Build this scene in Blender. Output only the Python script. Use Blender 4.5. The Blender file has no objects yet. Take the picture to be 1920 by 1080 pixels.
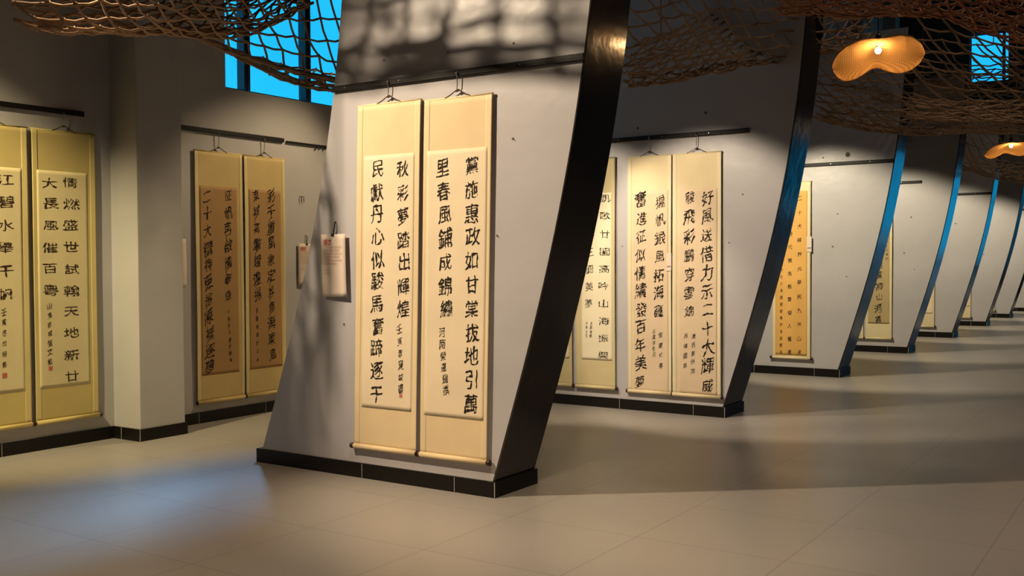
import bpy, bmesh, math, random
import numpy as np
from mathutils import Matrix, Vector, noise

random.seed(7)
SC = bpy.context.scene
COL = SC.collection

# ------------------------------------------------------------------ camera
EYE = 1.47
ROT = Matrix(((0.8331970, -0.0116531, 0.5528535),
              (0.5529591, 0.0254537, -0.8328195),
              (-0.0043672, 0.9996081, 0.0276516)))
cd = bpy.data.cameras.new('camera')
cam = bpy.data.objects.new('camera', cd)
COL.objects.link(cam)
cam.matrix_world = Matrix.Translation((0, 0, EYE)) @ ROT.to_4x4()
cd.sensor_width = 36.0
cd.lens = 1897.7 / 1920 * 36.0
cd.clip_end = 200
SC.camera = cam

# ------------------------------------------------------------------ world (dusk sky) and exposure
SC.view_settings.view_transform = 'Standard'
SC.view_settings.look = 'None'
SC.view_settings.gamma = 1.0
SC.view_settings.use_curve_mapping = False
SC.view_settings.exposure = 0.0
W = bpy.data.worlds.new('dusk_sky')
SC.world = W
W.use_nodes = True
nt = W.node_tree
bg = nt.nodes['Background']
tc = nt.nodes.new('ShaderNodeTexCoord')
ns = nt.nodes.new('ShaderNodeTexNoise'); ns.inputs['Scale'].default_value = 5.0
ns.inputs['Detail'].default_value = 4
cr = nt.nodes.new('ShaderNodeValToRGB')
cr.color_ramp.elements[0].position = 0.40; cr.color_ramp.elements[0].color = (0.012, 0.46, 0.95, 1)
cr.color_ramp.elements[1].position = 0.75; cr.color_ramp.elements[1].color = (0.02, 0.58, 1.0, 1)
nt.links.new(tc.outputs['Generated'], ns.inputs['Vector'])
nt.links.new(ns.outputs['Fac'], cr.inputs['Fac'])
nt.links.new(cr.outputs['Color'], bg.inputs['Color'])
bg.inputs['Strength'].default_value = 1.15

# ------------------------------------------------------------------ lights
WARM = (1.0, 0.79, 0.55)
NEUT = (1.0, 0.86, 0.60)
def spot(pos, target, angle, blend, power, color=WARM, size=0.06):
    l = bpy.data.lights.new('ceiling_spot', 'SPOT')
    l.energy = power; l.color = color; l.spot_size = math.radians(angle)
    l.spot_blend = blend; l.shadow_soft_size = size
    o = bpy.data.objects.new('ceiling_spot', l); COL.objects.link(o)
    o.location = pos
    o.rotation_euler = (Vector(target) - Vector(pos)).to_track_quat('-Z', 'Y').to_euler()
    return o
def area(pos, target, sx, sy, power, color, spread=180):
    l = bpy.data.lights.new('window_daylight', 'AREA')
    l.shape = 'RECTANGLE'; l.size = sx; l.size_y = sy; l.energy = power; l.color = color
    l.spread = math.radians(spread)
    o = bpy.data.objects.new('window_daylight', l); COL.objects.link(o)
    o.location = pos
    o.rotation_euler = (Vector(target) - Vector(pos)).to_track_quat('-Z', 'Y').to_euler()
    return o
# ceiling spots aimed at the hanging scrolls of each bay
spot((-5.7, 2.3, 4.4), (-3.45, 5.1, 1.40), 53, 0.72, 1180, WARM, 0.04)
spot((-6.2, 1.9, 4.3), (-7.4, 4.5, 0.85), 46, 0.85, 1050, (1.0, 0.82, 0.46))
spot((-5.6, 8.2, 4.4), (-7.3, 6.5, 1.0), 54, 0.6, 320, (1.0, 0.76, 0.46))
spot((-5.75, 6.4, 3.35), (-5.0, 8.85, 1.1), 55, 0.4, 340, (1.0, 0.82, 0.60))
spot((-4.45, 6.4, 3.30), (-3.65, 8.85, 1.1), 55, 0.4, 380, (1.0, 0.82, 0.60))
for yy, pw in ((12.62, 520), (16.37, 470), (20.0, 470), (23.8, 480), (27.35, 480), (30.9, 480)):
    spot((-4.55, yy - 2.5, 3.35), (-3.6, yy, 1.1), 60, 0.5, pw, NEUT)
# downlight over the near aisle
spot((-1.6, 2.2, 6.5), (-3.3, 3.5, 0), 48, 0.9, 720, (1.0, 0.73, 0.47))
for yy, pw in ((2.5, 26), (9.5, 22), (18.0, 22), (26.5, 22)):  # unseen fill lights added to raise the ambient level along the aisle
    l_ = bpy.data.lights.new('aisle_fill', 'AREA'); l_.shape = 'DISK'; l_.size = 0.5; l_.energy = pw; l_.color = (1.0, 0.82, 0.66)
    l_.spread = math.radians(100)
    o_ = bpy.data.objects.new('aisle_fill', l_); COL.objects.link(o_); o_.location = (-0.5, yy, 8.0)
# glow of the dusk sky falling through the side window
sl = bpy.data.lights.new('dusk_daylight', 'SUN'); sl.energy = 17.0; sl.color = (0.22, 0.55, 1.0); sl.angle = math.radians(16)
so_ = bpy.data.objects.new('dusk_daylight', sl); COL.objects.link(so_)
so_.rotation_euler = Vector((1.95, -3.6, -4.0)).to_track_quat('-Z', 'Y').to_euler()

# ------------------------------------------------------------------ materials
def mat(name, base, rough=0.6, spec=0.5, noise_amt=0.0, noise_scale=6.0, bump=0.0, bump_scale=40.0, metal=0.0, coat=0.0):
    m = bpy.data.materials.new(name); m.use_nodes = True
    t = m.node_tree; b = t.nodes['Principled BSDF']
    b.inputs['Base Color'].default_value = (*base, 1)
    b.inputs['Roughness'].default_value = rough
    b.inputs['Specular IOR Level'].default_value = spec
    b.inputs['Metallic'].default_value = metal
    b.inputs['Coat Weight'].default_value = coat
    g = t.nodes.new('ShaderNodeTexCoord')
    if noise_amt:
        n = t.nodes.new('ShaderNodeTexNoise'); n.inputs['Scale'].default_value = noise_scale
        n.inputs['Detail'].default_value = 5
        t.links.new(g.outputs['Object'], n.inputs['Vector'])
        r = t.nodes.new('ShaderNodeValToRGB')
        r.color_ramp.elements[0].position = 0.3; r.color_ramp.elements[1].position = 0.7
        r.color_ramp.elements[0].color = (*[c * (1 - noise_amt) for c in base], 1)
        r.color_ramp.elements[1].color = (*[min(1, c * (1 + noise_amt)) for c in base], 1)
        t.links.new(n.outputs['Fac'], r.inputs['Fac'])
        t.links.new(r.outputs['Color'], b.inputs['Base Color'])
    if bump:
        n2 = t.nodes.new('ShaderNodeTexNoise'); n2.inputs['Scale'].default_value = bump_scale
        n2.inputs['Detail'].default_value = 3
        t.links.new(g.outputs['Object'], n2.inputs['Vector'])
        bp = t.nodes.new('ShaderNodeBump'); bp.inputs['Strength'].default_value = bump
        bp.inputs['Distance'].default_value = 0.02
        t.links.new(n2.outputs['Fac'], bp.inputs['Height'])
        t.links.new(bp.outputs['Normal'], b.inputs['Normal'])
    return m
M_WALL = mat('wall_paint', (0.49, 0.47, 0.455), 0.7, 0.3, 0.06, 1.5, 0.15, 5)
M_FIN = mat('satin_grey_paint', (0.46, 0.442, 0.452), 0.32, 0.5, 0.05, 2.0, 0.22, 4.5)
M_EDGE = mat('dark_gloss_paint', (0.03, 0.025, 0.022), 0.16, 0.85, 0.1, 4.0, 0.16, 5)
M_TILE = mat('black_skirting_tile', (0.008, 0.006, 0.005), 0.4, 0.25)
M_GROUT = mat('pale_grout', (0.5, 0.47, 0.42), 0.8)
M_RAIL = mat('dark_bronze_rail', (0.010, 0.007, 0.006), 0.5, 0.3)
M_STEEL = mat('steel_hook', (0.55, 0.52, 0.48), 0.3, 0.5, metal=1.0)
M_CORD = mat('dark_cord', (0.05, 0.03, 0.015), 0.8)
M_KNOB = mat('dark_wood_knob', (0.03, 0.012, 0.008), 0.35)
M_INK = mat('black_ink', (0.018, 0.013, 0.009), 0.7, 0.2)
M_INKB = mat('brown_black_ink', (0.045, 0.022, 0.012), 0.7, 0.2)
M_RED = mat('red_print', (0.55, 0.06, 0.04), 0.7, 0.2)
M_PINKTXT = mat('faded_print', (0.55, 0.36, 0.28), 0.8, 0.2)
M_CARD = mat('card_paper', (0.72, 0.60, 0.50), 0.7, 0.2)
M_CEIL = mat('dark_ceiling_paint', (0.05, 0.048, 0.045), 0.9, 0.1)
M_DARKW = mat('dark_end_wall_paint', (0.10, 0.10, 0.10), 0.8, 0.2)
M_FRAME = mat('dark_window_frame', (0.02, 0.025, 0.03), 0.5)
M_ROPE = mat('weathered_rope', (0.40, 0.26, 0.16), 0.85, 0.1, 0.25, 9)
M_ROPE_LAMPLIT = mat('lamp_tinted_rope', (0.42, 0.19, 0.11), 0.85, 0.1, 0.25, 9)  # glow of the pendant lamp put into the rope colour as red
M_HOLE = mat('nail_hole', (0.12, 0.10, 0.09), 0.8)
M_BLACKP = mat('black_plastic', (0.01, 0.01, 0.01), 0.4)

def glass():
    m = bpy.data.materials.new('window_glass'); m.use_nodes = True
    t = m.node_tree; t.nodes.clear()
    o = t.nodes.new('ShaderNodeOutputMaterial'); mx = t.nodes.new('ShaderNodeMixShader')
    tr = t.nodes.new('ShaderNodeBsdfTransparent'); gl = t.nodes.new('ShaderNodeBsdfGlossy')
    gl.inputs['Roughness'].default_value = 0.05
    fr = t.nodes.new('ShaderNodeFresnel'); fr.inputs['IOR'].default_value = 1.3
    ge = t.nodes.new('ShaderNodeNewGeometry'); iv = t.nodes.new('ShaderNodeMath'); iv.operation = 'SUBTRACT'; iv.inputs[0].default_value = 1.0
    ml = t.nodes.new('ShaderNodeMath'); ml.operation = 'MULTIPLY'
    t.links.new(ge.outputs['Backfacing'], iv.inputs[1]); t.links.new(fr.outputs[0], ml.inputs[0]); t.links.new(iv.outputs[0], ml.inputs[1])
    t.links.new(ml.outputs[0], mx.inputs[0]); t.links.new(tr.outputs[0], mx.inputs[1])
    t.links.new(gl.outputs[0], mx.inputs[2]); t.links.new(mx.outputs[0], o.inputs[0])
    return m
M_GLASS = glass()

def floor_mat():
    m = bpy.data.materials.new('grey_floor_tiles'); m.use_nodes = True
    t = m.node_tree; b = t.nodes['Principled BSDF']
    g = t.nodes.new('ShaderNodeTexCoord')
    br = t.nodes.new('ShaderNodeTexBrick')
    br.offset = 0.0; br.inputs['Scale'].default_value = 1.0
    br.inputs['Brick Width'].default_value = 0.8; br.inputs['Row Height'].default_value = 0.8
    br.inputs['Mortar Size'].default_value = 0.003
    br.inputs['Color1'].default_value = (0.320, 0.292, 0.262, 1)
    br.inputs['Color2'].default_value = (0.305, 0.279, 0.252, 1)
    br.inputs['Mortar'].default_value = (0.19, 0.17, 0.15, 1)
    t.links.new(g.outputs['Object'], br.inputs['Vector'])
    n = t.nodes.new('ShaderNodeTexNoise'); n.inputs['Scale'].default_value = 1.2; n.inputs['Detail'].default_value = 6
    t.links.new(g.outputs['Object'], n.inputs['Vector'])
    mr = t.nodes.new('ShaderNodeMapRange'); mr.inputs['To Min'].default_value = 0.30; mr.inputs['To Max'].default_value = 0.42
    t.links.new(n.outputs['Fac'], mr.inputs['Value'])
    t.links.new(br.outputs['Color'], b.inputs['Base Color'])
    t.links.new(mr.outputs['Result'], b.inputs['Roughness'])
    b.inputs['Specular IOR Level'].default_value = 0.5
    n2 = t.nodes.new('ShaderNodeTexNoise'); n2.inputs['Scale'].default_value = 60
    t.links.new(g.outputs['Object'], n2.inputs['Vector'])
    bp = t.nodes.new('ShaderNodeBump'); bp.inputs['Strength'].default_value = 0.06; bp.inputs['Distance'].default_value = 0.01
    t.links.new(n2.outputs['Fac'], bp.inputs['Height']); t.links.new(bp.outputs['Normal'], b.inputs['Normal'])
    return m
M_FLOOR = floor_mat()

def cloth_mat(name, base, weave=260):
    m = mat(name, base, 0.75, 0.25, 0.06, 3.0, 0.05, weave)
    return m

# ------------------------------------------------------------------ mesh helpers
def mk(name, verts, faces, material, parent=None, smooth=False):
    me = bpy.data.meshes.new(name)
    me.from_pydata([tuple(map(float, v)) for v in verts], [], faces)
    me.validate(clean_customdata=False); me.update()
    me.materials.append(material)
    if smooth:
        me.polygons.foreach_set('use_smooth', [True] * len(me.polygons))
    o = bpy.data.objects.new(name, me); COL.objects.link(o)
    if parent: o.parent = parent
    return o
class MB:
    def __init__(s): s.v = []; s.f = []
    def add(s, v, f):
        k = len(s.v); s.v += [tuple(p) for p in v]; s.f += [tuple(i + k for i in q) for q in f]
    def box(s, x0, x1, y0, y1, z0, z1):
        s.add([(x0, y0, z0), (x1, y0, z0), (x1, y1, z0), (x0, y1, z0), (x0, y0, z1), (x1, y0, z1), (x1, y1, z1), (x0, y1, z1)],
              [(0, 3, 2, 1), (4, 5, 6, 7), (0, 1, 5, 4), (1, 2, 6, 5), (2, 3, 7, 6), (3, 0, 4, 7)])
    def bbox(s, x0, x1, y0, y1, z0, z1, bev=0.004):
        bm = bmesh.new()
        bmesh.ops.create_cube(bm, size=1.0)
        for v in bm.verts:
            v.co = Vector(((x0 + x1) / 2 + v.co.x * (x1 - x0), (y0 + y1) / 2 + v.co.y * (y1 - y0), (z0 + z1) / 2 + v.co.z * (z1 - z0)))
        bmesh.ops.bevel(bm, geom=bm.edges[:], offset=bev, segments=2, affect='EDGES', profile=0.5)
        bm.verts.index_update()
        s.add([v.co.copy() for v in bm.verts], [[v.index for v in f.verts] for f in bm.faces]); bm.free()
    def tube(s, pts, r, n=6, closed=False):
        P = [Vector(p) for p in pts]; m = len(P)
        rs = r if isinstance(r, (list, tuple)) else [r] * m
        k = len(s.v); up = None
        for i in range(m):
            a = P[max(i - 1, 0)]; b = P[min(i + 1, m - 1)]
            d = (b - a)
            if d.length < 1e-9: d = Vector((0, 0, 1))
            d.normalize()
            if up is None:
                up = Vector((0, 0, 1)) if abs(d.z) < 0.9 else Vector((1, 0, 0))
            u = d.cross(up)
            if u.length < 1e-5: u = d.cross(Vector((0.3, 0.9, 0.2)))
            u.normalize(); w = u.cross(d).normalized(); up = w
            for q in range(n):
                t = 2 * math.pi * q / n
                s.v.append(tuple(P[i] + (u * math.cos(t) + w * math.sin(t)) * rs[i]))
        for i in range(m - 1):
            for q in range(n):
                a = k + i * n + q; b = k + i * n + (q + 1) % n
                s.f.append((a, b, b + n, a + n))
        s.f.append(tuple(k + q for q in range(n - 1, -1, -1)))
        s.f.append(tuple(k + (m - 1) * n + q for q in range(n)))
    def knot(s, p, r):
        p = Vector(p)
        v = [p + Vector(d) * r for d in ((1, 0, 0), (-1, 0, 0), (0, 1, 0), (0, -1, 0), (0, 0, 1), (0, 0, -1))]
        s.add(v, [(0, 2, 4), (2, 1, 4), (1, 3, 4), (3, 0, 4), (2, 0, 5), (1, 2, 5), (3, 1, 5), (0, 3, 5)])
    def build(s, name, material, parent=None, smooth=False):
        return mk(name, s.v, s.f, material, parent, smooth)
def empty(name, loc, rz=0.0):
    o = bpy.data.objects.new(name, None); COL.objects.link(o)
    o.location = loc; o.rotation_euler = (0, 0, rz); o.empty_display_size = 0.1
    return o
def tag(o, label, cat, group=None):
    o['label'] = label; o['category'] = cat
    if group: o['group'] = group
    return o
def struct(o):
    o['kind'] = 'structure'; return o

# ------------------------------------------------------------------ room shell
XW, XR, Y0, YE, ZC = -7.43, 6.5, -5.0, 33.0, 9.0
b = MB(); b.box(XW - 0.3, XR + 0.3, Y0 - 0.3, YE + 0.3, -0.12, 0.0); struct(b.build('floor', M_FLOOR))
b = MB(); b.box(XW - 0.3, XR + 0.3, Y0 - 0.3, YE + 0.3, ZC, ZC + 0.15); struct(b.build('ceiling', M_CEIL))
WIN = (6.40, 8.37, 3.08, 5.2)                 # window in the side wall
b = MB()
def wall_with_holes(b, holes, a0, a1, z0, z1, put):
    cur = a0
    for (h0, h1, hz0, hz1) in sorted(holes):
        put(cur, h0, z0, z1); put(h0, h1, z0, hz0); put(h0, h1, hz1, z1); cur = h1
    put(cur, a1, z0, z1)
wall_with_holes(b, [WIN], Y0 - 0.3, YE + 0.3, 0, ZC, lambda p, q, r, s: b.box(XW - 0.3, XW, p, q, r, s))
struct(b.build('wall_left', M_WALL))
b = MB(); b.box(XR, XR + 0.3, Y0 - 0.3, YE + 0.3, 0, ZC); struct(b.build('wall_right', M_DARKW))
b = MB(); b.box(XW, XR, Y0 - 0.3, Y0, 0, ZC); struct(b.build('wall_back', M_DARKW))
EGL = (-1.3, 4.3, 0.12, 3.35)                 # glazed front in the end wall
EHI = (-5.42, -4.35, 6.70, 8.15)              # small high window in the end wall
b = MB()
wall_with_holes(b, [EHI, EGL], XW, XR, 0, ZC, lambda p, q, r, s: b.box(p, q, YE, YE + 0.3, r, s))
struct(b.build('wall_end', M_DARKW))
def window(name, axis, rect, mull, trans=()):
    a0, a1, z0, z1 = rect
    e = MB(); g = MB()
    def put(mb, p, q, r, s, d0, d1):
        if axis == 'x': mb.box(XW - d1, XW - d0, p, q, r, s)
        else: mb.box(p, q, YE + d0, YE + d1, r, s)
    fw = 0.03
    put(e, a0, a0 + fw, z0, z1, .10, .18); put(e, a1 - fw, a1, z0, z1, .10, .18)
    put(e, a0 + fw, a1 - fw, z0, z0 + fw, .10, .18); put(e, a0 + fw, a1 - fw, z1 - fw, z1, .10, .18)
    for m_ in mull:                            # each mullion is a double profile with a groove
        put(e, m_ - .038, m_ - .006, z0 + fw, z1 - fw, .09, .19)
        put(e, m_ - .006, m_ + .006, z0 + fw, z1 - fw, .12, .16)
        put(e, m_ + .006, m_ + .038, z0 + fw, z1 - fw, .09, .19)
    cuts = [a0 + fw] + sum([[m_ - .038, m_ + .038] for m_ in mull], []) + [a1 - fw]
    for t_ in trans:
        for k in range(0, len(cuts), 2): put(e, cuts[k], cuts[k + 1], t_ - .03, t_ + .03, .10, .18)
    for k in range(0, len(cuts), 2):
        put(g, cuts[k], cuts[k + 1], z0 + fw, z1 - fw, .136, .142)
    root = struct(e.build(name, M_FRAME))
    p = g.build('pane', M_GLASS, root); struct(p)
    return root
window('window_1', 'x', WIN, (6.745, 7.56))
window('window_2', 'y', EGL, (0.4, 2.1, 3.7), (2.5,))
window('window_3', 'y', EHI, (-4.5,))
# pillars standing out from the side wall, one behind every slanted panel
FY = [5.122, 8.872, 12.62, 16.37, 20.0, 23.8, 27.35, 30.9]
for k, y in enumerate(FY):
    b = MB(); b.bbox(XW - 0.01, -7.085, y + 0.055, y + 0.50, 0, ZC, 0.006)
    struct(b.build('pillar', M_WALL))
# black tile skirting along wall and pillars
b = MB(); g = MB()
HB = 0.10; TB = 0.014
cur = Y0
for y in FY:
    p0, p1 = y + 0.055, y + 0.50
    b.box(XW, XW + TB, cur, p0 - TB, 0, HB)
    b.box(XW, -7.085 + TB, p0 - TB, p0, 0, HB)
    b.box(-7.085, -7.085 + TB, p0, p1 + TB, 0, HB)
    b.box(XW, -7.085, p1, p1 + TB, 0, HB)
    g.box(-7.085 + TB - .001, -7.085 + TB + .002, p0 - TB - .002, p0 - TB + .001, 0, HB)
    g.box(XW + .11, XW + .114, p0 - TB - .001, p0, 0.002, HB - .002)
    t = cur + 0.4
    while t < p0 - 0.3:
        g.box(XW, XW + TB + .0008, t, t + .003, 0.002, HB - .002); t += 0.8
    cur = p1 + TB
b.box(XW, XW + TB, cur, YE, 0, HB)
sk = struct(b.build('baseboard_left', M_TILE)); struct(g.build('grout_joint', M_GROUT, sk))
b = MB(); b.box(XW + TB, -1.3, YE - TB, YE, 0, HB); struct(b.build('baseboard_end', M_TILE))

# ------------------------------------------------------------------ slanted rib panels
RZ = [0, .097, .62, 1.117, 1.524, 1.84, 2.235, 2.517, 2.69, 2.956, 3.2, 3.7, 4.2]
RX = [-3.57, -3.538, -3.378, -3.222, -3.111, -3.039, -2.956, -2.909, -2.884, -2.842, -2.815, -2.765, -2.73]
LZ = [0, .094, .444, 1.085, 1.682, 2.234, 2.555, 2.80, 3.237, 3.7, 4.2]
LX = [-5.63, -5.60, -5.462, -5.246, -5.062, -4.935, -4.868, -4.822, -4.775, -4.735, -4.70]
pr = np.polyfit(RZ, RX, 4); pl = np.polyfit(LZ, LX, 4)
def rx(z): return float(np.polyval(pr, z))
def lx(z): return float(np.polyval(pl, z))
TH = 0.47
def rib_panel(y, label, rail, holes=()):
    root = tag(empty('partition_panel', (-4.6, y, 0)), label, 'partition wall', 'slanted rib panels in a row along the hall')
    ox = 4.6
    n = 40; zs = [0.10 + (4.2 - 0.10) * i / n for i in range(n + 1)]
    v = []; f = []; nx = 16
    # body: front and back faces, bevelled left edge
    for yy in (0.0, TH):
        for z in zs:
            for i in range(nx + 1):
                v.append((ox + lx(z) + (rx(z) - 0.012 - lx(z)) * i / nx, yy, z))
    st = (nx + 1) * (n + 1)
    for j in range(n):
        for i in range(nx):
            a = j * (nx + 1) + i
            f.append((a, a + 1, a + nx + 2, a + nx + 1)); f.append((st + a, st + a + nx + 1, st + a + nx + 2, st + a + 1))
        a = j * (nx + 1); f.append((a, a + nx + 1, st + a + nx + 1, st + a))
        a += nx; f.append((a, st + a, st + a + nx + 1, a + nx + 1))
    f.append(tuple(range(n * (nx + 1), n * (nx + 1) + nx + 1)) + tuple(st + n * (nx + 1) + i for i in range(nx, -1, -1)))
    f.append(tuple(range(nx, -1, -1)) + tuple(st + i for i in range(nx + 1)))
    mk('panel_body', v, f, M_FIN, root)
    # dark curved edge facing the aisle
    v = []; f = []
    for z in zs:
        x1 = ox + rx(z)
        v += [(x1 - 0.012, 0, z), (x1 - 0.003, 0.0, z), (x1, 0.004, z), (x1, TH - 0.004, z), (x1 - 0.003, TH, z), (x1 - 0.012, TH, z)]
    for j in range(n):
        for i in range(5):
            a = j * 6 + i; f.append((a, a + 1, a + 7, a + 6))
        f.append((j * 6 + 5, j * 6, j * 6 + 6, j * 6 + 11))
    f.append(tuple(range(5, -1, -1))); f.append(tuple(n * 6 + i for i in range(6)))
    e = mk('edge_face', v, f, M_EDGE, root); e['label'] = 'dark glossy edge'
    # black tile base
    s = MB(); x0 = ox - 5.645; x1 = ox - 3.525
    s.bbox(x0, x1, -0.014, TH + 0.014, 0, 0.10, 0.002)
    bb = s.build('baseboard', M_TILE, root); bb['label'] = 'black tile base'
    for gx in (-4.617, -3.838):
        g = MB(); g.box(ox + gx, ox + gx + .003, -0.0152, -0.0135, 0.003, 0.097); g.build('grout_joint', M_GROUT, bb)
    g = MB(); g.box(x1 - .003, x1 + .0008, -.0152, -.0125, .003, .097)
    g.build('grout_joint', M_GROUT, bb)
    if rail:
        r = MB(); r.bbox(ox + rail[0], ox + rail[1], -0.024, 0.0, 2.618, 2.658, 0.003)
        r.box(ox + rail[0] + .002, ox + rail[1] - .002, -0.0255, -0.0235, 2.632, 2.644)
        q = r.build('hanging_rail', M_RAIL, root); q['label'] = 'dark metal hanging rail'
        t = rail[0] + .12
        while t < rail[1]:
            sc = MB(); sc.tube([(ox + t, -.0253, 2.638), (ox + t, -.028, 2.638)], .005, 8); t += .47
            sc.build('screw', M_STEEL, q)
    if holes:
        for (hx, hz, r_) in holes:
            h = MB()
            h.tube([(ox + hx, 0.002, hz), (ox + hx, -0.0015, hz)], r_, 10)
            h.tube([(ox + hx + r_ * .5, -0.001, hz - r_ * .3), (ox + hx + r_ * .9, -0.012, hz - r_ * .6)], .002, 5)
            h.build('nail', M_HOLE, root)
    return root
LABELS = ['nearest grey slanted panel, with two tall cream scrolls of bold black characters and a caption card',
          'second grey slanted panel from the camera, with four scrolls behind the nearest panel',
          'third grey slanted panel, with the single orange-papered scroll',
          'fourth grey slanted panel, with a tan scroll beside its blue-lit leaning edge',
          'fifth grey slanted panel along the aisle, a large character low on its half-hidden scroll',
          'sixth grey slanted panel along the aisle, long plain face and short end of rail',
          'seventh grey slanted panel, next to last in the receding row',
          'farthest grey slanted panel, at the right edge of the view']
RAILS = [(-4.85, -2.886), (-5.68, -3.298), (-4.7, -2.9), (-4.7, -3.352), (-4.7, -2.9), (-4.7, -3.41), (-4.7, -2.9), (-4.7, -3.3)]
H1 = [(-3.388, 2.203, .009), (-3.508, 1.62, .007), (-4.78, 1.036, .008), (-3.876, 2.78, .007), (-4.404, 2.788, .008), (-3.381, 2.776, .007)]
H2 = [(-3.36, 2.06, .007), (-3.49, 1.62, .007), (-4.59, 1.6, .006), (-3.72, 2.83, .013), (-4.42, 2.74, .013)]
H3 = [(-3.56, 2.02, .009), (-3.62, 1.62, .011), (-3.45, 1.25, .008), (-3.44, 2.74, .03), (-3.74, 2.72, .01)]
HF = [(-3.5, 2.1, .012), (-3.6, 1.55, .012), (-3.45, 1.3, .008)]
for y, lab, rl, hh in zip(FY, LABELS, RAILS, [H1, H2, H3, HF, HF[:1], HF[:2], (), ()]):
    rib_panel(y, lab, rl, hh)

# rails on the side wall
def wall_rail(y0, y1, label, thin=False):
    r = MB(); z0, z1 = (2.642, 2.660) if thin else (2.640, 2.680)
    r.bbox(XW, XW + 0.024, y0, y1, z0, z1, 0.003)
    if thin:
        for k in range(3): r.tube([(XW + .013, y0 + .42 + .05 * k, 2.645), (XW + .03, y0 + .40 + .06 * k, 2.63 + .01 * (k % 2)), (XW + .02, y0 + .45 + .05 * k, 2.655)], .008, 6)
    tag(r.build('hanging_rail', M_RAIL), label, 'hanging rail', 'hanging rails on the side wall')
wall_rail(2.4, 4.93, 'dark hanging rail on the left wall above the scrolls at the left edge')
wall_rail(5.64, 7.11, 'dark hanging rail on the left wall below the blue window')
wall_rail(7.15, 8.7, 'thinner ragged rail end between the dark rail and the nearest slanted panel', True)

# ------------------------------------------------------------------ brush lettering
GLYPH = {}
def glyph(ch, off):
    key = (ch, off)
    if key in GLYPH: return GLYPH[key]
    cu = bpy.data.curves.new('g', 'FONT'); cu.body = ch; cu.size = 1.0; cu.resolution_u = 2; cu.offset = off
    o = bpy.data.objects.new('g', cu); COL.objects.link(o)
    bpy.context.view_layer.update()
    ev = o.evaluated_get(bpy.context.evaluated_depsgraph_get())
    me = ev.to_mesh()
    bm = bmesh.new(); bm.from_mesh(me); ev.to_mesh_clear()
    bmesh.ops.remove_doubles(bm, verts=bm.verts[:], dist=1e-4)
    for _ in range(3):
        lg = [e for e in bm.edges if e.calc_length() > (0.09 if e.is_boundary else 0.16)]
        if lg:
            bmesh.ops.subdivide_edges(bm, edges=lg, cuts=1)
            bmesh.ops.triangulate(bm, faces=[f for f in bm.faces if len(f.verts) > 3])
    bm.verts.index_update(); bm.normal_update()
    V = [(v.co.x - 0.5, v.co.y - 0.38) for v in bm.verts]
    N = [[0.0, 0.0] for v in bm.verts]
    for e in bm.edges:
        if len(e.link_faces) == 1:
            a, c = e.verts; d = (c.co - a.co); nn = Vector((d.y, -d.x))
            if nn.length < 1e-9: continue
            nn.normalize(); m = (a.co + c.co) / 2 - e.link_faces[0].calc_center_median()
            if nn.x * m.x + nn.y * m.y < 0: nn = -nn
            for v in (a, c): N[v.index][0] += nn.x * .5; N[v.index][1] += nn.y * .5
    G = []
    for f in bm.faces:
        q = tuple(v.index for v in f.verts)
        a, b2, c = V[q[0]], V[q[1]], V[q[2]]
        s = (b2[0] - a[0]) * (c[1] - a[1]) - (b2[1] - a[1]) * (c[0] - a[0])
        G.append(q if s > 0 else q[::-1])
    bm.free(); bpy.data.objects.remove(o); bpy.data.curves.remove(cu)
    GLYPH[key] = (V, G, N); return GLYPH[key]
STYLES = {  # weight, width, height, shear up to the right, noise, rotation jitter, size jitter
    'kai':  (0.005, 0.95, 1.06, 0.13, 0.055, 3, 0.08),
    'li':   (-0.002, 1.22, 0.80, 0.00, 0.045, 2, 0.06),
    'cao':  (0.006, 0.80, 1.05, 0.24, 0.100, 8, 0.18),
    'xing': (0.006, 0.90, 1.08, 0.20, 0.090, 6, 0.16),
    'thin': (-0.006, 0.95, 1.0, 0.08, 0.055, 3, 0.08),
    'small': (0.0, 0.80, 1.05, 0.20, 0.090, 5, 0.15),
    'print': (0.0, 1.0, 1.0, 0.0, 0.0, 0, 0.0)}
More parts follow.
